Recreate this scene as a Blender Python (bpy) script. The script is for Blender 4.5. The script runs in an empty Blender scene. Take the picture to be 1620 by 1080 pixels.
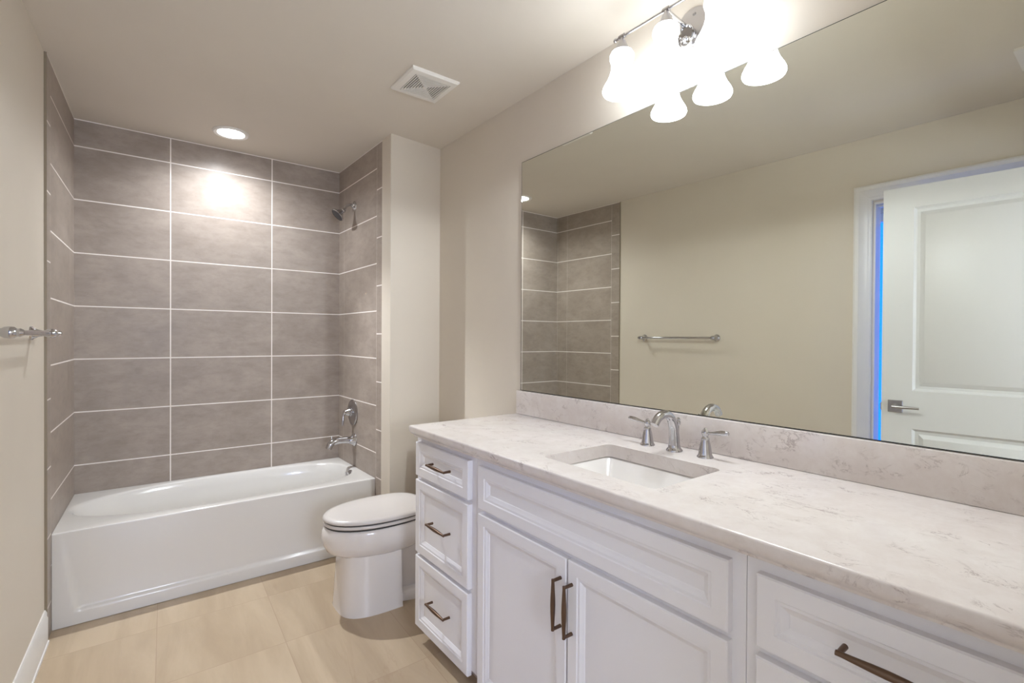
import bpy, bmesh, math
from mathutils import Vector, Matrix
S = bpy.context.scene
COL = S.collection

# ------------------------------------------------------------------ camera, world, exposure
CAM = Vector((0.2641, -3.6154, 1.3034))
cr, cu, cf = (Vector((0.79398, -0.60791, 0.005884)).normalized(), Vector((-0.0000713, 0.0095855, 0.999954)).normalized(),
              Vector((0.607938, 0.793948, -0.0075674)).normalized())
cd = bpy.data.cameras.new('camera'); cd.sensor_width = 36; cd.lens = 779.727 / 1620 * 36; cd.clip_start = 0.02
cam = bpy.data.objects.new('camera', cd); COL.objects.link(cam)
cam.matrix_world = Matrix(((cr.x, cu.x, -cf.x, CAM.x), (cr.y, cu.y, -cf.y, CAM.y), (cr.z, cu.z, -cf.z, CAM.z), (0, 0, 0, 1)))
S.camera = cam
W = bpy.data.worlds.new('sky'); S.world = W; W.use_nodes = True
W.node_tree.nodes['Background'].inputs[0].default_value = (0.01, 0.17, 1.0, 1)
W.node_tree.nodes['Background'].inputs[1].default_value = 0.5
S.view_settings.view_transform = 'Standard'; S.view_settings.look = 'None'
S.view_settings.exposure = 2.82; S.view_settings.gamma = 1.0; S.view_settings.use_curve_mapping = False
S.cycles.use_denoising = True
S.cycles.max_bounces = 10; S.cycles.diffuse_bounces = 6; S.cycles.glossy_bounces = 6
SHADE_EMIT = 1.7
BULB_W = 2.05     # light leaving each bell shade through its open bottom      # vanity lamp shades
SPOT_W = 7.0
BEAM_W = 15.5         # recessed downlight over the tub and its added tilted spot
LENS_EMIT = 3.0
FILL_LAMP_EMIT = 6.0  # strength of the added fill light behind the camera
def portal(name, loc, rot, sx, sy):
    l = bpy.data.lights.new(name, 'AREA'); l.shape = 'RECTANGLE'; l.size = sx; l.size_y = sy; l.cycles.is_portal = True
    o = bpy.data.objects.new(name, l); COL.objects.link(o); o.location = loc; o.rotation_euler = rot; return o
portal('bedroom_window_daylight', (0.25, -6.24, 1.4), (math.radians(-90), 0, 0), 1.3, 1.5)
portal('side_room_window_daylight', (-1.09, -2.4, 1.3), (0, math.radians(-90), 0), 2.0, 2.0)

# ------------------------------------------------------------------ measured layout (metres)
TL, TB, TR = 0.0396, -0.0052, -0.0147       # plan skew of left wall, tub wall, right tub wall
XR, XM, ZC = 1.4426, 1.7933, 2.4922
XW = XM + 0.006                              # painted vanity wall
YT, YA, ZR = -0.770, -0.6731, 0.4267         # tile end, tub apron, tub rim
ZN, XCF, YCE = 0.9256, 1.1958, -1.665        # counter top, front edge, left end
XD, XF = 1.221, 1.241                        # drawer faces, cabinet face frames
YF = -3.575                                  # inner face of near wall
G1, G2, Z0, H = 0.4362, 0.9954, 0.5853, 0.293
def lx(y): return TL * y

# ------------------------------------------------------------------ materials
def srgb(r, g, b):
    f = lambda c: (c / 12.92 if c <= .04045 else ((c + .055) / 1.055) ** 2.4)
    return (f(r / 255), f(g / 255), f(b / 255), 1)
def mat(name, col, rough=.5, metal=0., spec=.5, coat=0.):
    m = bpy.data.materials.new(name); m.use_nodes = True
    b = m.node_tree.nodes['Principled BSDF']
    b.inputs['Base Color'].default_value = col; b.inputs['Roughness'].default_value = rough
    b.inputs['Metallic'].default_value = metal; b.inputs['Specular IOR Level'].default_value = spec
    b.inputs['Coat Weight'].default_value = coat
    return m
class N:
    """small node helper"""
    def __init__(s, m): s.t = m.node_tree; s.b = s.t.nodes['Principled BSDF']
    def new(s, k, **kw):
        n = s.t.nodes.new(k)
        for a, v in kw.items(): setattr(n, a, v)
        return n
    def link(s, a, b): s.t.links.new(a, b)
    def math(s, op, a, b=None, c=None):
        n = s.new('ShaderNodeMath', operation=op)
        for i, v in enumerate((a, b, c)):
            if v is None: continue
            if isinstance(v, (int, float)): n.inputs[i].default_value = v
            else: s.link(v, n.inputs[i])
        return n.outputs[0]
    def mix(s, f, a, b):
        n = s.new('ShaderNodeMix', data_type='RGBA')
        for i, v in ((0, f), (6, a), (7, b)):
            if hasattr(v, 'links'): s.link(v, n.inputs[i])
            else: n.inputs[i].default_value = v
        return n.outputs[2]
    def noise(s, scale, detail=4, rough=.55, vec=None, dist=0.):
        n = s.new('ShaderNodeTexNoise'); n.inputs['Scale'].default_value = scale; n.inputs['Detail'].default_value = detail
        n.inputs['Roughness'].default_value = rough; n.inputs['Distortion'].default_value = dist
        if vec is not None: s.link(vec, n.inputs['Vector'])
        return n.outputs['Fac']
    def ramp(s, f, lo, hi):
        n = s.new('ShaderNodeMapRange', interpolation_type='SMOOTHSTEP'); s.link(f, n.inputs[0])
        n.inputs[1].default_value = lo; n.inputs[2].default_value = hi
        return n.outputs[0]
    def pos(s, scale=(1, 1, 1)):
        g = s.new('ShaderNodeNewGeometry'); m = s.new('ShaderNodeMapping'); m.inputs['Scale'].default_value = scale
        s.link(g.outputs['Position'], m.inputs['Vector']); return m.outputs[0]
    def xyz(s):
        g = s.new('ShaderNodeNewGeometry'); x = s.new('ShaderNodeSeparateXYZ'); s.link(g.outputs['Position'], x.inputs[0]); return x.outputs
    def bump(s, h, strength=.2, dist=.002):
        n = s.new('ShaderNodeBump'); n.inputs['Strength'].default_value = strength; n.inputs['Distance'].default_value = dist
        s.link(h, n.inputs['Height']); s.link(n.outputs[0], s.b.inputs['Normal'])

def paint(name, col, rough=.55, amt=.03):
    m = mat(name, col, rough, spec=.25); n = N(m)
    f = n.noise(3.0, 3, .5, n.pos())
    c2 = tuple(x * (1 - amt * 2) for x in col[:3]) + (1,)
    n.link(n.mix(f, col, c2), n.b.inputs['Base Color'])
    n.bump(n.noise(260, 2, .6, n.pos()), .06, .001)
    return m
def tile_mat(name, axis, vlines, end=None):
    m = mat(name, (0, 0, 0, 1), .36, spec=.3); n = N(m)
    o = n.xyz(); z = o[2]; c = o[axis]
    def hl(z0, h, w):
        k = n.math('FRACT', n.math('ADD', n.math('DIVIDE', n.math('SUBTRACT', z, z0), h), .5))
        return n.math('LESS_THAN', n.math('MULTIPLY', n.math('ABSOLUTE', n.math('SUBTRACT', k, .5)), h), w / 2)
    def vl(v, w): return n.math('LESS_THAN', n.math('ABSOLUTE', n.math('SUBTRACT', c, v)), w / 2)
    g = hl(Z0, H, .0062)
    if end is not None:
        e = n.math('LESS_THAN', c, end)
        g2 = hl(.1395, .2958, .0062)
        g = n.math('ADD', n.math('MULTIPLY', g, n.math('SUBTRACT', 1, e)), n.math('MULTIPLY', g2, e))
        g = n.math('MAXIMUM', g, n.math('MULTIPLY', vl(end, .003), .45))
    for v, w, s in vlines: g = n.math('MAXIMUM', g, n.math('MULTIPLY', vl(v, w), s))
    # ceiling line
    g = n.math('MAXIMUM', g, n.math('GREATER_THAN', z, ZC - .005))
    f1 = n.ramp(n.noise(4.2, 7, .66, n.pos((1, 1, 1.7)), .25), .32, .70)
    f2 = n.ramp(n.noise(13, 6, .72, n.pos((1, 1, 2.4)), .3), .40, .75)
    c1 = n.mix(f1, srgb(154, 142, 132), srgb(170, 158, 148))
    c1 = n.mix(n.math('MULTIPLY', f2, .30), c1, srgb(122, 111, 103))
    col = n.mix(g, c1, srgb(238, 231, 226))
    n.link(col, n.b.inputs['Base Color'])
    n.link(n.math('ADD', n.math('MULTIPLY', f1, .12), n.math('ADD', .36, n.math('MULTIPLY', g, .4))), n.b.inputs['Roughness'])
    n.bump(n.math('SUBTRACT', 1, g), .35, .002)
    return m
def floor_mat():
    m = mat('floor_tile', (0, 0, 0, 1), .36, spec=.4); n = N(m)
    o = n.xyz(); x = n.math('SUBTRACT', o[0], n.math('MULTIPLY', n.math('ADD', o[1], 1.05), TL)); y = o[1]
    def cell(v, o0): return n.math('DIVIDE', n.math('SUBTRACT', v, o0), .452)
    def ln(v, o0, w):
        k = n.math('FRACT', n.math('ADD', cell(v, o0), .5))
        return n.math('LESS_THAN', n.math('MULTIPLY', n.math('ABSOLUTE', n.math('SUBTRACT', k, .5)), .452), w / 2)
    g = n.math('MAXIMUM', ln(x, .338, .0032), ln(y, -.920, .0032))
    idx = n.math('ADD', n.math('MULTIPLY', n.math('FLOOR', cell(x, .338)), 3.7), n.math('MULTIPLY', n.math('FLOOR', cell(y, -.92)), 7.3))
    cb = n.new('ShaderNodeCombineXYZ'); n.link(n.math('ADD', n.math('MULTIPLY', x, 7.0), idx), cb.inputs[0]); n.link(n.math('MULTIPLY', y, 1.1), cb.inputs[1])
    n.link(idx, cb.inputs[2])
    f = n.ramp(n.noise(1.0, 5, .6, cb.outputs[0], .5), .3, .75)
    vein = n.math('ABSOLUTE', n.math('SUBTRACT', n.noise(.55, 5, .6, cb.outputs[0], 1.2), .5))
    vein = n.math('MULTIPLY', n.math('SUBTRACT', 1, n.ramp(vein, .0, .022)), n.ramp(n.noise(1.4, 2, .5, n.pos()), .5, .7))
    c = n.mix(f, srgb(173, 153, 128), srgb(192, 173, 148))
    c = n.mix(n.math('MULTIPLY', vein, .22), c, srgb(150, 118, 92))
    c = n.mix(n.math('MULTIPLY', g, .75), c, srgb(166, 143, 120))
    n.link(c, n.b.inputs['Base Color']); n.bump(n.math('SUBTRACT', 1, g), .2, .001)
    return m
def quartz():
    m = mat('quartz', (0, 0, 0, 1), .16, spec=.5); n = N(m)
    p = n.pos()
    base = n.mix(n.ramp(n.noise(16, 6, .7, p, .3), .32, .72), srgb(215, 207, 203), srgb(223, 217, 214))
    base = n.mix(n.math('MULTIPLY', n.noise(70, 3, .7, p), .14), base, srgb(186, 172, 164))
    for sc, wd, msc, mlo, mhi, k in ((7.0, .016, 9.0, .53, .68, .72), (17.0, .030, 11.0, .54, .70, .60), (3.6, .006, 6.0, .50, .66, .5)):
        v = n.math('ABSOLUTE', n.math('SUBTRACT', n.noise(sc, 8, .70, n.pos((1.25, .8, 1.2)), .8), .5))
        v = n.math('SUBTRACT', 1, n.ramp(v, 0, wd))
        mask = n.ramp(n.noise(msc, 4, .62, n.pos((1.2, .85, 1.3))), mlo, mhi)
        base = n.mix(n.math('MULTIPLY', n.math('MULTIPLY', v, mask), k), base, srgb(132, 114, 112))
    n.link(base, n.b.inputs['Base Color'])
    return m
def emit(name, col, s):
    m = bpy.data.materials.new(name); m.use_nodes = True; t = m.node_tree; t.nodes.clear()
    e = t.nodes.new('ShaderNodeEmission'); e.inputs[0].default_value = col; e.inputs[1].default_value = s
    o = t.nodes.new('ShaderNodeOutputMaterial'); t.links.new(e.outputs[0], o.inputs[0]); return m
M = dict(
    wall=paint('wall_paint', srgb(215, 206, 193)), ceil=paint('ceiling_paint', srgb(216, 208, 197), .8),
    white=mat('white_trim_paint', srgb(226, 224, 222), .35), cab=mat('cabinet_paint', srgb(229, 227, 230), .42, spec=.4),
    door=mat('door_paint', srgb(213, 213, 213), .4), acrylic=mat('tub_acrylic', srgb(217, 214, 210), .14, coat=.3),
    china=mat('vitreous_china', srgb(222, 216, 212), .1, coat=.4), seat=mat('toilet_seat_plastic', srgb(208, 202, 198), .22),
    basin=mat('sink_china', srgb(222, 218, 215), .1, coat=.3),
    chrome=mat('chrome', (.56, .56, .58, 1), .06, 1.), nickel=mat('brushed_nickel', (.45, .43, .43, 1), .28, 1.),
    dark_chrome=mat('dark_nozzles', (.03, .03, .035, 1), .35), bronze=mat('bronze_pull', srgb(112, 92, 78), .34, 1.),
    mirror=mat('mirror_silver', (.80, .81, .735, 1), 0.0, 1.), medge=mat('mirror_edge', (.02, .025, .025, 1), .2),
    trim=mat('tile_edge_metal', srgb(142, 130, 112), .5, .2), tile_b=tile_mat('tile_back', 0, ((G1, .006, 1), (G2, .006, 1))),
    tile_l=tile_mat('tile_left', 1, ((-.143, .003, .35), (-.012, .004, .25)), -.682),
    tile_r=tile_mat('tile_right', 1, ((-.112, .003, .35),), -.682),
    floor=floor_mat(), quartz=quartz(), vent=mat('vent_plastic', srgb(226, 222, 216), .45), hole=mat('dark_void', (.015, .014, .013, 1), .8),
    shade=emit('lit_frosted_glass', (.88, .945, 1, 1), SHADE_EMIT), bulb=emit('bulb_glow', (.88, .945, 1, 1), SHADE_EMIT * 2),
    fill_shade=emit('fill_lamp_glow', (.81, .91, 1.04, 1), FILL_LAMP_EMIT),
    lens=emit('downlight_lens', (.92, .96, 1, 1), LENS_EMIT), carpet=paint('bedroom_carpet', srgb(170, 160, 148), .9),
    bedwall=paint('bedroom_paint', srgb(214, 206, 194)), kick=mat('toe_kick', srgb(190, 180, 172), .6), gap_black=mat('gap_shade_black', (.03, .028, .026, 1), .6))
gm = bpy.data.materials.new('window_glass'); gm.use_nodes = True; gt = gm.node_tree; gt.nodes.clear()
_t, _g, _x, _o = (gt.nodes.new(k) for k in ('ShaderNodeBsdfTransparent', 'ShaderNodeBsdfGlossy', 'ShaderNodeMixShader', 'ShaderNodeOutputMaterial'))
_g.inputs['Roughness'].default_value = .02; _x.inputs[0].default_value = .06
gt.links.new(_t.outputs[0], _x.inputs[1]); gt.links.new(_g.outputs[0], _x.inputs[2]); gt.links.new(_x.outputs[0], _o.inputs[0]); M['glass'] = gm

# ------------------------------------------------------------------ mesh builder
class MB:
    def __init__(s): s.bm = bmesh.new()
    def poly(s, vs, fs):
        v = [s.bm.verts.new(p) for p in vs]
        out = []
        for f in fs:
            try: out.append(s.bm.faces.new([v[i] for i in f]))
            except ValueError: pass
        return v, out
    def merge(s, b):
        me = bpy.data.meshes.new('_'); b.to_mesh(me); b.free(); s.bm.from_mesh(me); bpy.data.meshes.remove(me); return s
    def prism(s, pts, z0, z1, bev=0.):
        b = bmesh.new(); n = len(pts)
        v = [b.verts.new((p[0], p[1], z)) for z in (z0, z1) for p in pts]
        b.faces.new(v[:n][::-1]); b.faces.new(v[n:])
        for i in range(n): b.faces.new((v[i], v[(i + 1) % n], v[n + (i + 1) % n], v[n + i]))
        bmesh.ops.recalc_face_normals(b, faces=b.faces)
        if bev: bmesh.ops.bevel(b, geom=b.edges[:], offset=bev, segments=2, profile=.5, affect='EDGES')
        return s.merge(b)
    def box(s, x0, x1, y0, y1, z0, z1, bev=0.): return s.prism([(x0, y0), (x1, y0), (x1, y1), (x0, y1)], z0, z1, bev)
    def loft(s, rings, cap0=True, cap1=True, closed=True):
        n = len(rings[0]); v = [[s.bm.verts.new(p) for p in r] for r in rings]
        fs = []
        for a, b in zip(v, v[1:]):
            for i in range(n if closed else n - 1):
                j = (i + 1) % n; fs.append(s.bm.faces.new((a[i], a[j], b[j], b[i])))
        if cap0: fs.append(s.bm.faces.new(v[0][::-1]))
        if cap1: fs.append(s.bm.faces.new(v[-1]))
        bmesh.ops.recalc_face_normals(s.bm, faces=fs)
        return s
    def lathe(s, prof, base, axis=(0, 0, 1), seg=28, cap0=True, cap1=True):
        """prof: (radius, distance along the axis)"""
        a = Vector(axis).normalized(); u = a.orthogonal().normalized(); w = a.cross(u); base = Vector(base)
        return s.loft([[base + a * h + (u * math.cos(2 * math.pi * i / seg) + w * math.sin(2 * math.pi * i / seg)) * max(r, 1e-4) for i in range(seg)] for r, h in prof], cap0, cap1)
    def tube(s, pts, rad, seg=14, sub=5):
        P = [Vector(p) for p in pts]; R = list(rad) if hasattr(rad, '__len__') else [rad] * len(P)
        if sub > 1 and len(P) > 2:
            q, rr = [], []
            for i in range(len(P) - 1):
                p0, p1, p2, p3 = P[max(i - 1, 0)], P[i], P[i + 1], P[min(i + 2, len(P) - 1)]
                for k in range(sub):
                    t = k / sub
                    q.append(.5 * ((2 * p1) + (p2 - p0) * t + (2 * p0 - 5 * p1 + 4 * p2 - p3) * t * t + (3 * p1 - p0 - 3 * p2 + p3) * t ** 3))
                    rr.append(R[i] * (1 - t) + R[i + 1] * t)
            q.append(P[-1]); rr.append(R[-1]); P, R = q, rr
        rings = []; up = None
        for i, p in enumerate(P):
            t = (P[min(i + 1, len(P) - 1)] - P[max(i - 1, 0)]).normalized()
            if up is None: up = t.orthogonal().normalized()
            up = (up - t * up.dot(t)).normalized(); w = t.cross(up)
            rings.append([p + (up * math.cos(2 * math.pi * k / seg) + w * math.sin(2 * math.pi * k / seg)) * R[i] for k in range(seg)])
        return s.loft(rings)
    def ball(s, c, r, k=(1, 1, 1)):
        b = bmesh.new(); bmesh.ops.create_uvsphere(b, u_segments=20, v_segments=12, radius=r)
        for v in b.verts: v.co = Vector((v.co.x * k[0], v.co.y * k[1], v.co.z * k[2])) + Vector(c)
        return s.merge(b)
    def rings(s, O, U, V, Nn, w, h, spec, back=None):
        """nested rectangles: spec = [(inset, depth along N)], last one filled"""
        O, U, V, Nn = map(Vector, (O, U, V, Nn)); R = []
        for i, d in spec: R.append([O + U * a + V * b + Nn * d for a, b in ((i, i), (w - i, i), (w - i, h - i), (i, h - i))])
        return s.loft(R, cap0=back is not None, cap1=True)
    def build(s, name, m, parent=None, smooth=35, kind=None):
        me = bpy.data.meshes.new(name)
        off = Vector((0, 0, 0)); q = parent
        while q is not None: off += q.location; q = q.parent
        bmesh.ops.translate(s.bm, verts=s.bm.verts, vec=-off)
        s.bm.to_mesh(me); s.bm.free()
        if smooth:
            me.shade_smooth(); me.set_sharp_from_angle(angle=math.radians(smooth))
        for k in (m if isinstance(m, list) else [m]): me.materials.append(M[k])
        o = bpy.data.objects.new(name, me); COL.objects.link(o)
        if parent is not None: o.parent = parent
        if kind: o['kind'] = kind
        return o
def thing(name, label, cat, loc, group=None):
    o = bpy.data.objects.new(name, None); COL.objects.link(o); o.location = loc; o.empty_display_size = .05
    return tag(o, label, cat, group)
def tag(o, label, cat, group=None, kind=None):
    o['label'] = label; o['category'] = cat
    if group: o['group'] = group
    if kind: o['kind'] = kind
    return o
def struct(name, mb, m, label, cat, smooth=0): return tag(mb.build(name, m, None, smooth), label, cat, kind='structure')
def sell(n, a, b, t): # superellipse point
    c, d = math.cos(t), math.sin(t)
    return math.copysign(abs(c) ** (2 / n), c) * a, math.copysign(abs(d) ** (2 / n), d) * b

# ------------------------------------------------------------------ room shell
struct('floor', MB().prism([(-.40, .15), (1.95, .15), (1.95, -3.66), (-.40, -3.66)], -.1, 0), 'floor', 'beige travertine-look tile floor of the bathroom', 'floor')
struct('ceiling', MB().prism([(-2.0, .15), (2.2, .15), (2.2, -6.5), (-2.0, -6.5)], ZC, ZC + .1), 'ceil', 'plain greige painted ceiling', 'ceiling')
# left wall with a doorway
def lseg(mb, y0, y1, z0, z1, o0=-.008, o1=-.088): return mb.prism([(lx(y0) + o0, y0), (lx(y1) + o0, y1), (lx(y1) + o1, y1), (lx(y0) + o1, y0)], z0, z1)
YJ0, YJ1, ZH = -2.614, -3.33, 2.105
w = MB(); lseg(w, .12, YJ0 + .006, 0, ZC); lseg(w, YJ0 + .006, YJ1, ZH, ZC); lseg(w, YJ1, -3.70, 0, ZC)
struct('wall_left', w, 'wall', 'long greige painted wall on the left holding the towel bar', 'wall')
struct('wall_back', MB().prism([(-.2, .15), (-.2, .009), (1.6, -.001), (1.6, .15)], 0, ZC), 'wall', 'wall behind the tub at the far end', 'wall')
struct('wall_alcove_left', MB().prism([(0, 0), (lx(YT), YT), (lx(YT) - .008, YT), (-.008, 0)], 0, ZC), 'tile_l', 'narrow grey tiled wall at the left end of the bathtub', 'tiled wall')
struct('wall_alcove_back', MB().prism([(-.001, 0), (XR + .001, TB * XR), (XR + .001, .02), (-.001, .02)], 0, ZC), 'tile_b', 'large grey tiled wall along the back of the bathtub', 'tiled wall')
yt = -.762
struct('wall_alcove_right', MB().prism([(XR, 0), (XR + .008, 0), (XR + TR * yt + .008, yt), (XR + TR * yt, yt)], 0, ZC), 'tile_r', 'grey tiled wall at the right end of the tub carrying the shower fittings', 'tiled wall')
XJ = 1.4525
struct('wall_jog', MB().prism([(XR + .008, .02), (XR + TR * yt + .008, yt - .0005), (XJ, yt - .0005), (XJ, -.8905), (XW, -.8531), (1.92, -.8531), (1.92, .02)], 0, ZC), 'wall',
       'short greige wall return between the tub alcove and the toilet', 'wall')
struct('wall_right', MB().box(XW, 1.92, -3.70, -.8535, 0, ZC), 'wall', 'greige painted wall on the right behind the vanity mirror', 'wall')
# near wall with the entry doorway the picture is taken from
XO0, XO1 = -.03, .96
w = MB(); w.box(-.139, XO0, -3.695, YF, 0, ZC); w.box(XO1, XW, -3.695, YF, 0, ZC); w.box(XO0, XO1, -3.695, YF, 2.14, ZC)
struct('wall_front', w, 'wall', 'near wall with the open entry doorway beside the vanity end', 'wall')
# metal edges of the tile
struct('trim_1', MB().prism([(lx(YT) - .009, YT), (lx(YT) + .0012, YT), (lx(YT) + .0012, YT - .0028), (lx(YT) - .009, YT - .0028)], 0, ZC - .001), 'trim', 'thin dark metal edge ending the tile on the left wall', 'tile trim')
xt = XR + TR * yt
struct('trim_2', MB().prism([(xt - .001, yt), (xt + .006, yt), (xt + .006, yt - .0028), (xt - .001, yt - .0028)], 0, ZC - .001), 'trim', 'thin dark metal edge ending the tile beside the toilet wall', 'tile trim')
# baseboards
def base_profile(mb, p0, p1, nx, ny, h=.142):
    prof = [(0, 0), (.016, 0), (.016, .01), (.012, .013), (.012, h - .035), (.009, h - .026), (.009, h - .012), (.004, h), (0, h)]
    return mb.loft([[(p[0] + nx * d, p[1] + ny * d, z) for d, z in prof] for p in (p0, p1)])
struct('baseboard_left', base_profile(MB(), (lx(-.775) - .008, -.775), (lx(-2.508) - .008, -2.508), 1, -TL), 'white', 'white baseboard along the left wall', 'baseboard', 30)
struct('baseboard_jog', base_profile(MB(), (XJ + .014, -.8894), (XW - .002, -.8537), -.1, -.99), 'white', 'white baseboard on the short wall behind the toilet', 'baseboard', 30)
struct('baseboard_right', base_profile(MB(), (XW, -.872), (XW, -1.668), -1, 0), 'white', 'white baseboard on the vanity wall behind the toilet', 'baseboard', 30)
# side doorway in the left wall: casing and jamb
def casing_leg(mb, path, inward):
    """path: two points of the inner edge (y, z); inward = unit (dy,dz) away from the opening"""
    prof = [(0, 0), (0, .010), (.006, .013), (.020, .013), (.026, .0155), (.058, .018), (.064, .021), (.082, .021), (.092, .016), (.092, 0)]
    R = []
    for (y, z), (iy, iz) in zip(path, inward):
        R.append([(lx(y + iy * o) - .008 + d, y + iy * o, z + iz * o) for o, d in prof])
    return mb.loft(R)
yi, zi = YJ0 + .012, ZH + .012
c = MB(); casing_leg(c, [(yi, 0), (yi, zi)], [(1, 0), (1, 1)]); casing_leg(c, [(yi, zi), (YJ1 - .012, zi)], [(1, 1), (-1, 1)]); casing_leg(c, [(YJ1 - .012, zi), (YJ1 - .012, 0)], [(-1, 1), (-1, 0)])
struct('trim_3', c, 'white', 'white moulded casing around the side doorway in the left wall', 'door casing', 25)
j = MB()
lseg(j, YJ0 + .006, YJ0 - .002, 0, ZH, -.008, -.09); lseg(j, YJ1 + .012, YJ1, 0, ZH, -.008, -.09); lseg(j, YJ0 - .002, YJ1 + .012, ZH - .012, ZH, -.008, -.09)
lseg(j, YJ0 - .002, YJ1 + .012, ZH - .024, ZH - .012, -.042, -.070)
struct('trim_4', j, 'white', 'white jamb lining the side doorway in the left wall', 'door jamb', 25)
# entry doorway jamb
j = MB(); j.box(XO0, XO0 + .012, -3.695, YF, 0, 2.14); j.box(XO1 - .012, XO1, -3.695, YF, 0, 2.14); j.box(XO0 + .012, XO1 - .012, -3.695, YF, 2.128, 2.14)
struct('trim_5', j, 'white', 'white jamb lining the near entry doorway', 'door jamb')
# side room and bedroom beyond, with their windows
struct('floor_bedroom', MB().prism([(-2, -3.66), (2.2, -3.66), (2.2, -6.5), (-2, -6.5)], -.1, 0), 'carpet', 'greige carpet of the bedroom beyond the entry doorway', 'carpet')
struct('floor_side_room', MB().prism([(-2, -1.0), (-.401, -1.0), (-.401, -3.659), (-2, -3.659)], -.1, 0), 'carpet', 'greige carpet of the side room behind the left wall', 'carpet')
def win_wall(mb, a0, a1, w0, w1, z0, z1, f):
    for (p, q, r, t) in ((a0, w0, 0, ZC), (w1, a1, 0, ZC), (w0, w1, 0, z0), (w0, w1, z1, ZC)): f(mb, p, q, r, t)
w = MB(); win_wall(w, -2, 2.2, -.4, .9, .65, 2.15, lambda b, p, q, r, t: b.box(p, q, -6.35, -6.25, r, t))
struct('wall_bedroom', w, 'bedwall', 'far bedroom wall around the bedroom window', 'wall')
w = MB(); win_wall(w, -6.25, -1.0, -3.4, -1.4, .25, 2.25, lambda b, p, q, r, t: b.box(-1.20, -1.10, p, q, r, t))
struct('wall_side_room', w, 'bedwall', 'outer wall of the side room around its window', 'wall')
struct('wall_side_end', MB().box(-1.1, -.2, -1.1, -1.0, 0, ZC), 'bedwall', 'end wall of the side room', 'wall')
struct('wall_bedroom_right', MB().box(2.1, 2.2, -6.25, -3.7, 0, ZC), 'bedwall', 'right wall of the bedroom', 'wall')
struct('wall_bedroom_near', MB().box(1.921, 2.1, -3.7, -3.6, 0, ZC), 'bedwall', 'bedroom wall beside the bathroom', 'wall')
def window(name, rect_fn, label):
    f = MB(); rect_fn(f)
    o = struct(name, f, 'white', label, 'window'); return o
f = MB()
for b in ((-.4, -.34, .65, 2.15), (.84, .9, .65, 2.15), (-.34, .84, .65, .71), (-.34, .84, 2.09, 2.15), (.22, .28, .71, 2.09)): f.box(b[0], b[1], -6.33, -6.27, b[2], b[3])
o = struct('window_1', f, 'white', 'white framed bedroom window behind the camera', 'window'); MB().box(-.34, .84, -6.302, -6.298, .71, 2.09).build('pane', 'glass', o, 0)
f = MB()
for b in ((-3.4, -3.34, .25, 2.25), (-1.46, -1.4, .25, 2.25), (-3.34, -1.46, .25, .31), (-3.34, -1.46, 2.19, 2.25)): f.box(-1.18, -1.12, b[0], b[1], b[2], b[3])
o = struct('window_2', f, 'white', 'white framed side room window seen blue through the door gap', 'window'); MB().box(-1.152, -1.148, -3.34, -1.46, .31, 2.19).build('pane', 'glass', o, 0)

# ------------------------------------------------------------------ entry door, swung open beside the left wall
D0 = Vector((.062, -2.701, 0)); DU = Vector((-.1034, -.9946, 0)).normalized(); DN = Vector((-DU.y, DU.x, 0))   # DN faces the room
DW, DH, DT = .845, 2.12, .035
dr = tag(bpy.data.objects.new('door_1', None), 'white two-panel entry door swung open along the left wall', 'door', kind='structure'); COL.objects.link(dr); dr.location = D0
def P3(u, z, n): return D0 + DU * u + DN * n + Vector((0, 0, z))
m = MB(); zb = .012
us = (0, .132, DW - .132, DW); zs = (zb, .24, .832, 1.034, 2.006, DH)
for i in range(3):
    for k in range(5):
        if i == 1 and k in (1, 3):
            a, b = us[1], us[2]; c0, c1 = zs[k], zs[k + 1]
            m.rings(P3(a, c0, 0), DU, (0, 0, 1), DN, b - a, c1 - c0, [(0, 0), (.003, -.005), (.012, -.013), (.026, -.014), (.029, -.012), (.046, -.004), (.048, -.003)])
        else:
            m.poly([P3(us[i], zs[k], 0), P3(us[i + 1], zs[k], 0), P3(us[i + 1], zs[k + 1], 0), P3(us[i], zs[k + 1], 0)], [(0, 1, 2, 3)])
q = [P3(0, zb, 0), P3(DW, zb, 0), P3(DW, DH, 0), P3(0, DH, 0)]; q += [p - DN * DT for p in q]
m.poly(q, [(4, 7, 6, 5), (0, 4, 5, 1), (1, 5, 6, 2), (2, 6, 7, 3), (3, 7, 4, 0)])
bmesh.ops.remove_doubles(m.bm, verts=m.bm.verts, dist=.0004); bmesh.ops.recalc_face_normals(m.bm, faces=m.bm.faces)
m.build('door_panel', 'door', dr, 30)
hl = MB(); c = P3(.062, .947, 0)
hl.rings(c - DU * .032 - Vector((0, 0, .032)), DU, (0, 0, 1), DN, .064, .064, [(0, 0), (0, .006), (.002, .008)])
hd = hl.build('door_lever', 'nickel', dr, 30); hd['label'] = 'brushed metal lever handle on a square rose'
hl = MB(); hl.lathe([(.013, .008), (.012, .03), (.010, .045)], c, DN); hl.tube([c + DN * .046 - DU * .008, c + DN * .048 + DU * .05, c + DN * .045 + DU * .105], [.009, .0075, .0065], 12)
hl.build('grip', 'nickel', hd)
lt = MB(); p = P3(-.001, .935, -.022); lt.prism([(p.x, p.y - .0005), (p.x + .012, p.y + .0008), (p.x + .012, p.y + .004), (p.x, p.y + .003)], .92, .96); lt.build('latch', 'nickel', dr)

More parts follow.
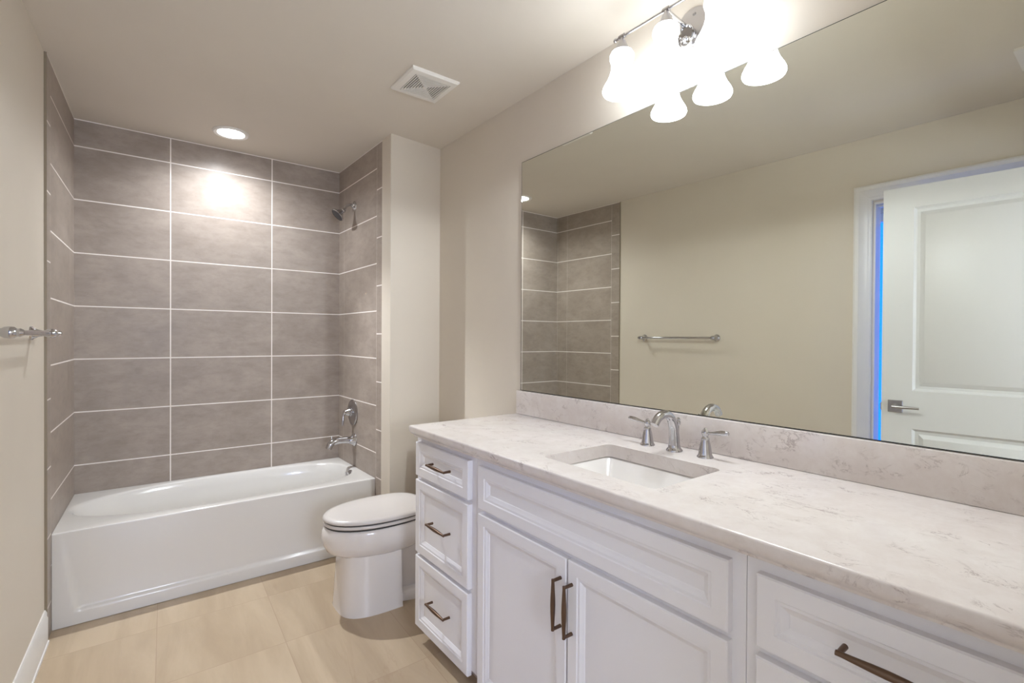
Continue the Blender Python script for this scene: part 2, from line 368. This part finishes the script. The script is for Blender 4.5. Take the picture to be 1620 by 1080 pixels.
# ------------------------------------------------------------------ bathtub
tub = thing('bathtub', 'white alcove bathtub with an oval basin and panelled apron', 'bathtub', (.71, -.34, 0))
n = 72; cx, cy = .706, -.318
def tubring(a0, a1, b, n0, n1, z, dx=0., dy=0.):
    r = []
    for i in range(n):
        t = 2 * math.pi * i / n
        left = math.cos(t) < 0
        x, y = sell(n0 if left else n1, a0 if left else a1, b, t)
        r.append((cx + dx + x, cy + dy + y, z))
    return r
b = MB()
rings = [tubring(.712, .712, .298, 2.15, 2.9, ZR), tubring(.700, .703, .288, 2.15, 2.9, ZR - .003), tubring(.688, .696, .280, 2.15, 2.9, ZR - .012),
         tubring(.655, .684, .270, 2.2, 2.9, ZR - .06), tubring(.56, .665, .255, 2.3, 3, ZR - .17), tubring(.47, .64, .235, 2.4, 3, ZR - .27),
         tubring(.40, .60, .20, 2.5, 3, ZR - .325), tubring(.33, .52, .14, 2.5, 3, ZR - .34)]
b.loft(rings, cap0=False, cap1=True)
# deck between the basin opening and the outer rectangle
x0f, x0b = lx(YA) + .001, .001; x1f, x1b = XR + TR * YA - .0015, XR - .0015
def edge(t):
    """point of the deck outline in direction t"""
    d = Vector((math.cos(t), math.sin(t))); best = 1e9
    for (px, py, qx, qy) in ((x0f, YA + .006, x1f, YA + .006), (x1f, YA + .006, x1b, -.009), (x1b, -.009, x0b, -.002), (x0b, -.002, x0f, YA + .006)):
        ex, ey = qx - px, qy - py; den = d.x * ey - d.y * ex
        if abs(den) < 1e-9: continue
        s = ((px - cx) * ey - (py - cy) * ex) / den; u = ((px - cx) * d.y - (py - cy) * d.x) / den
        if s > 0 and -1e-6 <= u <= 1 + 1e-6: best = min(best, s)
    return (cx + d.x * best, cy + d.y * best)
inner = rings[0]
angs = [math.atan2(p[1] - cy, p[0] - cx) for p in inner]
outer = [edge(a) for a in angs]
for cxn, cyn in ((x0f, YA + .006), (x1f, YA + .006), (x1b, -.009), (x0b, -.002)):   # snap the nearest outline points to the corners
    k = min(range(n), key=lambda i: (outer[i][0] - cxn) ** 2 + (outer[i][1] - cyn) ** 2); outer[k] = (cxn, cyn)
b.loft([[(p[0], p[1], ZR) for p in outer], inner], False, False)
bmesh.ops.remove_doubles(b.bm, verts=b.bm.verts, dist=.0003); bmesh.ops.recalc_face_normals(b.bm, faces=b.bm.faces)
b.build('basin', 'acrylic', tub, 50)
# apron: a displaced grid with a recessed field, rounded into the deck edge
NX, NZ = 150, 64
def sst(a, b_, x):
    t = max(0, min(1, (x - a) / (b_ - a))); return t * t * (3 - 2 * t)
def apron_y(x, z):
    xl = .052 - (z - .079) * .165; xr = 1.37 + (z - .079) * .165
    d = sst(xl, xl + .014, x) * (1 - sst(xr - .014, xr, x)) * sst(.058, .074, z)
    d *= 1 - sst(.12, .40, z) * .92
    return YA + .014 * d
vs, fs = [], []
for k in range(NZ + 1):
    z = .002 + (ZR - .008) * k / NZ
    for i in range(NX + 1):
        x = x0f + (x1f - x0f) * i / NX; vs.append((x, apron_y(x, z), z))
for k in range(NZ):
    for i in range(NX):
        a = k * (NX + 1) + i; fs.append((a, a + 1, a + NX + 2, a + NX + 1))
for j_, (yy, zz) in enumerate(((.0018, -.0018), (.006, 0))):
    for i in range(NX + 1): vs.append((x0f + (x1f - x0f) * i / NX, YA + yy, ZR + zz))
    for i in range(NX):
        a = (NZ + j_) * (NX + 1) + i; fs.append((a, a + 1, a + NX + 2, a + NX + 1))
ap = MB(); ap.poly(vs, fs)
ap.poly([(x1f, YA, .002), (x1f, YA + .05, .002), (x1f, YA + .05, ZR), (x1f, YA, ZR - .006)], [(0, 1, 2, 3)])
ap.build('apron', 'acrylic', tub, 60)
ov = MB(); oc = Vector((1.388, -.400, .390)); on = Vector((-1, -.15, .22))
ov.lathe([(.037, -.004), (.037, .003), (.034, .008), (.02, .011)], oc, on); ov = ov.build('overflow_plate', 'chrome', tub)
MB().tube([oc + Vector((-.012, 0, .0)), oc + Vector((-.022, 0, .012)), oc + Vector((-.026, 0, .03))], [.006, .005, .004], 10).build('trip_lever', 'chrome', ov)
MB().lathe([(.03, 0), (.03, .003), (.01, .005)], (1.2, -.32, ZR - .341), (0, 0, 1)).build('drain', 'chrome', tub)

# ------------------------------------------------------------------ shower and tub fittings on the right tiled wall
def xw(y): return XR + TR * y
y = -.308
sh = thing('wall_mounted_shower', 'chrome shower head on a bent arm high on the tiled wall', 'shower head', (xw(y), y, 2.187))
MB().lathe([(.034, 0), (.033, .005), (.024, .009), (.016, .014), (.012, .02)], (xw(y), y, 2.187), (-1, 0, 0)).build('escutcheon', 'chrome', sh)
MB().tube([(xw(y) - .004, y, 2.187), (xw(y) - .028, y, 2.192), (xw(y) - .054, y, 2.182), (xw(y) - .078, y, 2.150)], .0105, 14).build('arm', 'chrome', sh)
hn = Vector((-.70, 0, -.70)).normalized(); hb = Vector((xw(y) - .074, y, 2.152))
h_ = MB(); h_.lathe([(.013, -.006), (.017, .0), (.019, .010), (.015, .016), (.019, .024), (.028, .036), (.038, .046), (.046, .054), (.047, .060), (.043, .062)], hb, hn, cap1=False)
hd = h_.build('head', 'chrome', sh)
MB().lathe([(.044, .059), (.043, .061), (.02, .0625)], hb, hn).build('spray_face', 'dark_chrome', hd)  # near-black material on the spray face
y = -.292; zv = .790
va = thing('shower_valve', 'chrome round valve plate with lever above the tub spout', 'valve', (xw(y), y, zv))
MB().lathe([(.088, 0), (.088, .004), (.082, .009), (.070, .012), (.045, .013), (.030, .017)], (xw(y), y, zv), (-1, 0, 0), 40).build('escutcheon', 'nickel', va)
hb_ = MB().lathe([(.030, .012), (.029, .02), (.024, .024), (.026, .032), (.020, .044), (.016, .052), (.018, .058), (.012, .066)], (xw(y), y, zv + .002), (-1, 0, 0)).build('handle', 'chrome', va)
MB().tube([(xw(y) - .060, y, zv + .014), (xw(y) - .066, y, zv - .02), (xw(y) - .070, y - .002, zv - .055), (xw(y) - .074, y - .004, zv - .082)], [.007, .007, .0095, .006], 12).build('lever', 'nickel', hb_)
y = -.323
sp = thing('tub_spout', 'chrome tub spout with diverter knob over the bathtub', 'spout', (xw(y), y, .607))
s_ = MB(); s_.lathe([(.043, 0), (.042, .006), (.034, .014), (.027, .026), (.023, .04)], (xw(y), y, .607), (-1, 0, 0))
s_.tube([(xw(y) - .03, y, .608), (xw(y) - .08, y, .613), (xw(y) - .13, y, .610), (xw(y) - .160, y, .594), (xw(y) - .174, y, .566)], [.024, .021, .021, .022, .020], 18)
s_.build('body', 'chrome', sp)
MB().lathe([(.004, 0), (.004, .012), (.007, .016), (.007, .024), (.003, .028)], (xw(y) - .152, y, .617), (0, 0, 1), 14).build('diverter_knob', 'chrome', sp)

# ------------------------------------------------------------------ towel bar on the left wall
ya, yb, zt = -1.03, -1.655, 1.310
tb = thing('towel_bar', 'chrome towel bar fixed to the left wall beside the tub', 'towel bar', (lx((ya + yb) / 2) - .008, (ya + yb) / 2, zt))
for y in (ya, yb):
    b_ = Vector((lx(y) - .008, y, zt))
    MB().lathe([(.027, 0), (.026, .006), (.021, .010), (.014, .022), (.011, .034), (.012, .042), (.016, .048), (.0175, .058), (.016, .068), (.011, .074), (.012, .080), (.008, .088), (.003, .090)], b_, (1, -TL, 0)).build('post', 'chrome', tb)
MB().tube([(lx(ya) + .050, ya, zt), (lx(yb) + .050, yb, zt)], .0085, 16, 1).build('bar', 'chrome', tb)

# ------------------------------------------------------------------ ceiling fittings
rl = thing('recessed_downlight', 'round white recessed downlight glowing in the ceiling over the tub', 'downlight', (.712, -.315, ZC))
MB().lathe([(.096, 0), (.096, -.004), (.088, -.010), (.072, -.007), (.068, .0)], (.712, -.315, ZC), cap0=False, cap1=False, seg=40).build('trim_ring', 'vent', rl)
MB().lathe([(.069, -.0035), (.04, -.005), (.001, -.0055)], (.712, -.315, ZC), cap0=False, seg=40).build('lens', 'lens', rl)
l = bpy.data.lights.new('downlight', 'SPOT'); l.energy = SPOT_W; l.spot_size = math.radians(158); l.spot_blend = 1; l.shadow_soft_size = .015; l.color = (.92, .96, 1)
o = bpy.data.objects.new('downlight_beam', l); COL.objects.link(o); o.parent = rl; o.location = (0, 0, -.022)
l = bpy.data.lights.new('downlight_added_spot', 'SPOT'); l.energy = BEAM_W; l.spot_size = math.radians(72); l.spot_blend = .8; l.shadow_soft_size = .015; l.color = (.92, .96, 1)
o = bpy.data.objects.new('downlight_added_spot', l); COL.objects.link(o); o.parent = rl; o.location = (0, 0, -.020)
o.rotation_euler = Vector((.38, -.80, -2.4)).to_track_quat('-Z', 'Y').to_euler()      # added second spot, tilted into the room to keep it off the tile
# square exhaust fan grille
vx0, vx1, vy0, vy1 = 1.229, 1.466, -1.634, -1.395
vc = ((vx0 + vx1) / 2, (vy0 + vy1) / 2)
ev = thing('exhaust_fan', 'square white exhaust fan grille in the ceiling above the toilet', 'vent', (vc[0], vc[1], ZC))
def sq(h, z): return [(vc[0] + a * h, vc[1] + b * h, z) for a, b in ((-1, -1), (1, -1), (1, 1), (-1, 1))]
g = MB(); g.loft([sq(.119, ZC), sq(.119, ZC - .007), sq(.113, ZC - .014), sq(.088, ZC - .017), sq(.086, ZC - .008)], False, False); g.build('frame', 'vent', ev, 25)
MB().loft([sq(.0865, ZC - .0035), sq(.001, ZC - .0034)], False, True).build('void', 'hole', ev, 0)
sl = MB()
for k in range(8):                                    # concentric louvre blades meeting at the diagonals
    h0 = .084 - k * .0104; h1 = h0 - .0044
    if h1 < .006: break
    sl.loft([sq(h0, ZC - .017), sq(h0, ZC - .0132), sq(h1, ZC - .0132), sq(h1, ZC - .017), sq(h0, ZC - .017)], False, False)
sl.box(vc[0] - .011, vc[0] + .011, vc[1] - .011, vc[1] + .011, ZC - .018, ZC - .006)
for a in (-1, 1):
    for b in (-1, 1): sl.tube([(vc[0] + a * .006, vc[1] + b * .006, ZC - .014), (vc[0] + a * .086, vc[1] + b * .086, ZC - .014)], .0026, 6, 1)
sl.build('grille', 'vent', ev, 25)
# ceiling register seen only in the mirror
rx0, rx1, ry0, ry1 = .235, .475, -3.47, -3.25
rg = thing('ceiling_register', 'white ceiling air register seen at the mirror edge', 'vent', ((rx0 + rx1) / 2, (ry0 + ry1) / 2, ZC))
g = MB()
for b in ((rx0, rx1, ry0, ry0 + .028), (rx0, rx1, ry1 - .028, ry1), (rx0, rx0 + .028, ry0 + .028, ry1 - .028), (rx1 - .028, rx1, ry0 + .028, ry1 - .028)): g.box(b[0], b[1], b[2], b[3], ZC - .009, ZC)
g.build('frame', 'vent', rg)
MB().box(rx0 + .028, rx1 - .028, ry0 + .028, ry1 - .028, ZC - .003, ZC - .0005).build('void', 'hole', rg)
g = MB(); k = rx0 + .036
while k < rx1 - .034:
    g.prism([(k, ry0 + .028), (k + .011, ry0 + .028), (k + .011, ry1 - .028), (k, ry1 - .028)], ZC - .008, ZC - .004); k += .018
g.build('louvre_blades', 'vent', rg)

# ------------------------------------------------------------------ toilet (facing left, tank behind the vanity end)
TY = -1.250
to = thing('toilet', 'white elongated toilet with closed lid between tub and vanity', 'toilet', (1.3, TY, 0))
def egg(xf, xb, hw, z, nf=2.1, nb=3.0, m=48, split=.56):
    xc = xf + (xb - xf) * split; r = []
    for i in range(m):
        t = 2 * math.pi * i / m
        fr = math.cos(t) < 0
        x, y = sell(nf if fr else nb, (xc - xf) if fr else (xb - xc), hw, t); r.append((xc + x, TY + y, z))
    return r
b = MB()
b.loft([egg(1.06, 1.36, .120, .262), egg(1.02, 1.42, .142, .268), egg(.985, 1.48, .162, .29), egg(.966, 1.52, .176, .325), egg(.961, 1.545, .181, .36), egg(.966, 1.55, .180, .385), egg(.974, 1.55, .176, .400), egg(.985, 1.545, .168, .405)])
b.build('bowl', 'china', to, 60)
def ped(xf, xb, hw, z, n=3.3, m=22):
    r = []
    for i in range(m + 1):
        t = math.pi / 2 + math.pi * i / m
        x, y = sell(n, xb - xf, hw, t); r.append((xb + x, TY + y, z))
    return r
b = MB(); b.loft([ped(1.026, 1.297, .160, 0), ped(1.028, 1.297, .158, .012), ped(1.032, 1.297, .152, .08), ped(1.038, 1.296, .147, .18), ped(1.044, 1.295, .145, .275)])
b.loft([egg(1.25, 1.66, .135, 0, 3, 4), egg(1.25, 1.66, .132, .04, 3, 4), egg(1.27, 1.65, .12, .05, 3, 4)])
b.loft([egg(1.26, 1.60, .085, .045, 3, 3), egg(1.26, 1.56, .090, .14, 3, 3), egg(1.26, 1.54, .11, .22, 3, 3), egg(1.28, 1.62, .14, .31, 3, 4), egg(1.3, 1.74, .15, .36, 3, 5), egg(1.3, 1.76, .155, .398, 3, 5)])
b.build('pedestal', 'china', to, 50)
b = MB(); b.loft([egg(.974, 1.47, .177, .4130), egg(.971, 1.474, .180, .416), egg(.971, 1.474, .180, .424), egg(.974, 1.47, .177, .4270)]); b.build('seat', 'seat', to, 50)
b = MB(); b.loft([egg(.979, 1.46, .171, .404), egg(.979, 1.46, .171, .434)]); b.build('gap_shade', 'gap_black', to, 40)['label'] = 'black filler painting the shade lines under seat and lid'  # black slab standing in for the shade between bowl, seat and lid
b = MB(); b.loft([egg(.972, 1.478, .179, .4345), egg(.969, 1.481, .182, .4385), egg(.970, 1.480, .181, .446), egg(.976, 1.474, .175, .452), egg(.995, 1.455, .155, .4555), egg(1.08, 1.37, .08, .457)]); b.build('lid', 'seat', to, 60)
b = MB(); b.box(1.585, 1.775, TY - .20, TY + .20, .400, .735, .02); b.build('tank', 'china', to, 40)
b = MB(); b.box(1.575, 1.783, TY - .21, TY + .21, .737, .770, .012); b.build('tank_lid', 'china', to, 40)
b = MB(); b.lathe([(.012, 0), (.012, .012), (.008, .02)], (1.586, TY - .15, .68), (-1, 0, 0)); b.tube([(1.570, TY - .15, .68), (1.566, TY - .10, .672), (1.566, TY - .07, .668)], [.006, .006, .007], 10); b.build('flush_lever', 'chrome', to)
for s in (-1, 1):
    MB().box(1.462, 1.50, TY + s * .075 - .02, TY + s * .075 + .02, .404, .440, .006).build('hinge', 'seat', to)

# ------------------------------------------------------------------ vanity cabinets
Y0, Y1, Y2, Y3 = -1.671, -2.140, -3.121, -3.5735
ZB, ZT = .088, .8815
PSPEC = lambda fr: [(0, -.020), (0, -.003), (.003, 0), (fr, 0), (fr + .0025, -.0032), (fr + .009, -.0038), (fr + .012, -.0062), (fr + .021, -.0105), (fr + .0225, -.0125)]
def front(name, parent, y0, y1, z0, z1, fr=.036):
    """a panelled drawer or door front; y0 is the end nearer the tub"""
    m = MB(); m.rings((XD, y0, z0), (0, -1, 0), (0, 0, 1), (-1, 0, 0), y0 - y1, z1 - z0, PSPEC(fr), back=1)
    return m.build(name, 'cab', parent, 20)
def pull(parent, yc, zc, vertical=False, L=.136):
    c = Vector((XD, yc, zc)); a = Vector((0, 0, 1)) if vertical else Vector((0, 1, 0)); o = Vector((-1, 0, 0))
    m = MB()
    for s in (-1, 1): m.tube([c + a * s * L / 2, c + a * s * L / 2 + o * .030], [.0052, .0046], 12, 1)
    pr = [(-.5, .0047), (-.44, .0046), (-.3, .0056), (-.15, .0068), (0, .0074), (.15, .0068), (.3, .0056), (.44, .0046), (.5, .0047)]
    m.tube([c + a * (t * (L + .008)) + o * .0295 for t, r in pr], [r for t, r in pr], 14, 2)
    return m.build('pull', 'bronze', parent)
def carcass(name, label, y0, y1, group='white vanity cabinet units under the counter'):
    t = thing(name, label, 'cabinet', (1.5, (y0 + y1) / 2, 0), group)
    m = MB(); e = .0006
    m.box(XF, XF + .019, y1 + e, y0 - e, ZB, ZT)                       # face frame, sides, bottom, back
    m.box(XF + .019, 1.795, y0 - e - .018, y0 - e, ZB, ZT); m.box(XF + .019, 1.795, y1 + e, y1 + e + .018, ZB, ZT)
    m.box(XF + .019, 1.795, y1 + e + .018, y0 - e - .018, ZB, ZB + .018); m.box(1.785, 1.795, y1 + e + .018, y0 - e - .018, ZB + .018, ZT)
    m.build('carcass', 'cab', t)
    k = MB(); k.box(1.305, 1.32, y1 + e, y0 - e, 0, ZB); k.build('toe_kick', 'kick', t)
    return t
dA = carcass('drawer_cabinet', 'white three-drawer vanity cabinet beside the toilet', Y0, Y1)
for z0, z1, zc in ((.714, .857, .791), (.388, .697, .552), (.071, .372, .232)):
    pull(front('drawer', dA, -1.690, -2.108, z0, z1), -1.914, zc)
sb = carcass('sink_cabinet', 'white double-door vanity cabinet under the sink', Y1, Y2)
front('false_drawer', sb, -2.173, -3.091, .704, .853)
pull(front('door', sb, -2.173, -2.6195, .071, .687), -2.5985, .558, True)
pull(front('door', sb, -2.6255, -3.091, .071, .687), -2.6435, .556, True)
dB = carcass('drawer_cabinet', 'white drawer cabinet at the near right end of the vanity', Y2, Y3)
for z0, z1, zc in ((.7075, .850, .783), (.388, .690, .545), (.071, .372, .232)):
    pull(front('drawer', dB, -3.148, -3.556, z0, z1), -3.368, zc)

# ------------------------------------------------------------------ countertop, backsplash, sink, faucet
SX0, SX1, SY0, SY1 = 1.298, 1.613, -2.858, -2.429
def rrect(x0, x1, y0, y1, r, z, m=6):
    out = []
    for (ccx, ccy, a0) in ((x1 - r, y1 - r, 0), (x0 + r, y1 - r, 90), (x0 + r, y0 + r, 180), (x1 - r, y0 + r, 270)):
        for i in range(m + 1):
            a = math.radians(a0 + 90 * i / m); out.append((ccx + r * math.cos(a), ccy + r * math.sin(a), z))
    return out
def outline(o, z):
    r = .014; xe, ye = XCF + o, YCE - o; pts = [(XW - .0005, ye, z)]
    for i in range(6):
        a = math.radians(90 + 90 * i / 5); pts.append((xe + r + r * math.cos(a), ye - r + r * math.sin(a), z))
    return pts + [(xe, YF + .002, z), (XW - .0005, YF + .002, z)]
ZU = ZN - .0435
b = MB()
prof = [(.006, 0), (.003, -.0008), (.0008, -.003), (0, -.006), (0, -.018), (.0015, -.024), (.006, -.030), (.013, -.036), (.0165, -.0395), (.017, -.0435)]
b.loft([outline(o, ZN + dz) for o, dz in prof], False, False)
hole_t, hole_b = rrect(SX0, SX1, SY0, SY1, .022, ZN), rrect(SX0, SX1, SY0, SY1, .022, ZU)
b.loft([hole_t, hole_b], False, False)
def cap(ring, hole):
    bb = bmesh.new()
    es = []
    for lp in (ring, hole):
        v = [bb.verts.new(p) for p in lp]
        es += [bb.edges.new((v[i], v[(i + 1) % len(v)])) for i in range(len(v))]
    bmesh.ops.triangle_fill(bb, use_beauty=True, use_dissolve=False, edges=es); b.merge(bb)
cap(outline(.006, ZN), hole_t); cap(outline(.017, ZU), hole_b)
bmesh.ops.remove_doubles(b.bm, verts=b.bm.verts, dist=.0002); bmesh.ops.recalc_face_normals(b.bm, faces=b.bm.faces)
tag(b.build('countertop', 'quartz', None, 40), 'long pale veined quartz countertop over the vanity cabinets', 'countertop')
tag(MB().box(1.7805, XW - .0005, YF + .002, -1.671, ZN + .0003, 1.0405, .0025).build('backsplash', 'quartz', None, 30), 'low veined quartz backsplash strip under the mirror', 'backsplash')
sk = thing('sink', 'white rectangular undermount sink set in the quartz counter', 'sink', ((SX0 + SX1) / 2, (SY0 + SY1) / 2, ZU))
b = MB()
b.loft([rrect(SX0 - .022, SX1 + .022, SY0 - .022, SY1 + .022, .03, ZU - .0006), rrect(SX0 - .004, SX1 + .004, SY0 - .004, SY1 + .004, .022, ZU - .0006), rrect(SX0 + .002, SX1 - .002, SY0 + .002, SY1 - .002, .022, ZU - .006),
        rrect(SX0 + .008, SX1 - .050, SY0 + .040, SY1 - .040, .022, ZU - .06), rrect(SX0 + .020, SX1 - .095, SY0 + .082, SY1 - .082, .03, ZU - .112), rrect(SX0 + .06, SX1 - .12, SY0 + .14, SY1 - .14, .04, ZU - .120)], False, True)
b.build('basin', 'basin', sk, 50)
MB().lathe([(.024, 0), (.024, .002), (.018, .004), (.016, .008), (.001, .010)], (1.425, -2.643, ZU - .1205), cap1=False).build('drain', 'chrome', sk)
fy = -2.632
fa = thing('faucet', 'chrome widespread faucet with arched spout and two lever handles', 'faucet', (1.709, fy, ZN))
b = MB(); b.lathe([(.027, 0), (.027, .004), (.024, .008), (.0205, .012), (.0195, .02)], (1.709, fy, ZN))
b.tube([(1.709, fy, ZN + .010), (1.708, fy, ZN + .045), (1.702, fy, ZN + .085), (1.684, fy, ZN + .116), (1.652, fy, ZN + .128), (1.620, fy, ZN + .120), (1.600, fy, ZN + .098)], [.0195, .0175, .0155, .0145, .0140, .0138, .0130], 20)
b.build('spout', 'chrome', fa, 45)
b = MB(); b.tube([(1.731, fy, ZN + .004), (1.731, fy, ZN + .088)], .003, 8, 1); b.lathe([(.003, .082), (.007, .088), (.0085, .096), (.005, .101), (.0065, .106), (.003, .111)], (1.731, fy, ZN), seg=14); b.build('lift_rod', 'chrome', fa)
for yh, s in ((-2.521, 1), (-2.744, -1)):
    b = MB(); b.lathe([(.0255, 0), (.0255, .003), (.0225, .007), (.0205, .012), (.0195, .022), (.016, .042), (.0125, .056), (.013, .060), (.0095, .064), (.0085, .070)], (1.711, yh, ZN))
    b.lathe([(.006, .066), (.0105, .071), (.0120, .078), (.0105, .085), (.006, .0885), (.0055, .091), (.003, .094)], (1.711, yh, ZN))
    hh = b.build('handle', 'chrome', fa, 45)
    b = MB(); b.tube([(1.711, yh + s * .008, ZN + .078), (1.710, yh + s * .03, ZN + .081), (1.708, yh + s * .055, ZN + .085), (1.707, yh + s * .072, ZN + .087), (1.7065, yh + s * .080, ZN + .087)], [.0042, .0055, .0085, .0075, .0045], 14)
    b.build('lever', 'chrome', hh, 45)

# ------------------------------------------------------------------ mirror
MY0, MY1, MZ0, MZ1 = -3.46, -1.690, 1.0425, 2.1743
mi = thing('mirror', 'large frameless wall mirror above the vanity backsplash', 'mirror', (XM, (MY0 + MY1) / 2, MZ0))
g = MB(); g.poly([(XM, MY1 - .002, MZ0 + .002), (XM, MY0 + .002, MZ0 + .002), (XM, MY0 + .002, MZ1 - .002), (XM, MY1 - .002, MZ1 - .002)], [(0, 1, 2, 3)]); g.build('silvered_glass', 'mirror', mi, 0)
g = MB(); g.rings((XM + .0002, MY1, MZ0), (0, -1, 0), (0, 0, 1), (-1, 0, 0), MY1 - MY0, MZ1 - MZ0, [(0, -.0055), (0, 0), (.003, .0)], back=1); g.build('edge_backing', 'medge', mi, 20)

# ------------------------------------------------------------------ vanity light
LX, LZ = 1.653, 2.385
vl = thing('vanity_light', 'chrome three-light vanity fixture with frosted bell shades above the mirror', 'wall light', (XW, -2.625, 2.38))
b = MB(); b.lathe([(.066, 0), (.066, .005), (.060, .010), (.052, .013), (.030, .015)], (XW, -2.632, 2.380), (-1, 0, 0), 40)
b.lathe([(.006, .012), (.006, .017), (.003, .019)], (XW, -2.645, 2.415), (-1, 0, 0), 12)
bp = b.build('backplate', 'nickel', vl, 40)
b = MB(); b.lathe([(.022, .012), (.020, .022), (.026, .030), (.030, .040), (.030, .046), (.026, .048), (.022, .042)], (XW, -2.632, 2.352), (-1, 0, -.25), 28)
b.lathe([(.012, 0), (.019, -.006), (.019, -.011), (.014, -.014), (.018, -.019), (.017, -.026), (.009, -.031)], (XW - .040, -2.632, 2.330)); b.build('hub', 'chrome', vl, 45)
MB().tube([(XW - .012, -2.628, 2.368), (XW - .07, -2.627, 2.374), (LX + .02, -2.626, 2.381), (LX, -2.626, LZ)], [.009, .0075, .0075, .0075], 12).build('arm', 'chrome', vl)
b = MB(); b.tube([(LX, -2.412, LZ), (LX, -2.840, LZ)], .0052, 12, 1)
for yy in (-2.410, -2.842): b.ball((LX, yy, LZ), .0075)
b.build('bar', 'chrome', vl)
for yy in (-2.441, -2.626, -2.811):
    b = MB(); b.tube([(LX, yy - .012, LZ), (LX, yy + .012, LZ)], .0085, 12, 1)
    b.lathe([(.007, 0), (.008, -.010), (.014, -.018), (.019, -.032), (.027, -.049), (.0285, -.053)], (LX, yy, LZ)); sk_ = b.build('socket', 'nickel', vl, 40)
    o_ = [(.028, -.051), (.037, -.056), (.0425, -.067), (.0430, -.079), (.0390, -.091), (.0368, -.102), (.0380, -.118), (.0430, -.138), (.0520, -.158), (.0620, -.175), (.0675, -.187), (.0685, -.195), (.0655, -.202)]
    i_ = [(max(r - .004, .02), h) for r, h in o_[::-1]]
    b = MB(); b.lathe(o_ + i_, (LX, yy, LZ), cap0=False, cap1=False, seg=36); shd = b.build('glass_shade', 'shade', vl, 60)
    b = MB(); b.lathe([(.012, -.052), (.014, -.08), (.022, -.11), (.025, -.130), (.020, -.150), (.004, -.160)], (LX, yy, LZ)); b.build('bulb', 'bulb', shd, 60)
    l = bpy.data.lights.new('bell_shade_light', 'SPOT'); l.energy = BULB_W; l.color = (.88, .945, 1); l.spot_size = math.radians(178); l.spot_blend = .1; l.shadow_soft_size = .012
    o = bpy.data.objects.new('bell_shade_light', l); COL.objects.link(o); o.parent = vl; o.location = (LX - XW, yy + 2.625, LZ - .197 - 2.38)

# ------------------------------------------------------------------ added fill light beyond the entry doorway, shaped as a floor lamp
fl = thing('added_fill_lamp', 'added fill light shaped as a drum-shade lamp, unseen behind the camera', 'fill light', (.40, -5.10, 0))
MB().lathe([(.15, 0), (.15, .012), (.14, .022), (.02, .028)], (.40, -5.10, 0)).build('base', 'nickel', fl)
MB().tube([(.40, -5.10, .02), (.40, -5.10, 1.66)], .011, 12, 1).build('pole', 'nickel', fl)
MB().lathe([(.25, 1.28), (.27, 1.28), (.23, 1.70), (.21, 1.70)], (.40, -5.10, 0), cap0=False, cap1=False, seg=40).build('fill_lamp_shade', 'fill_shade', fl, 60)
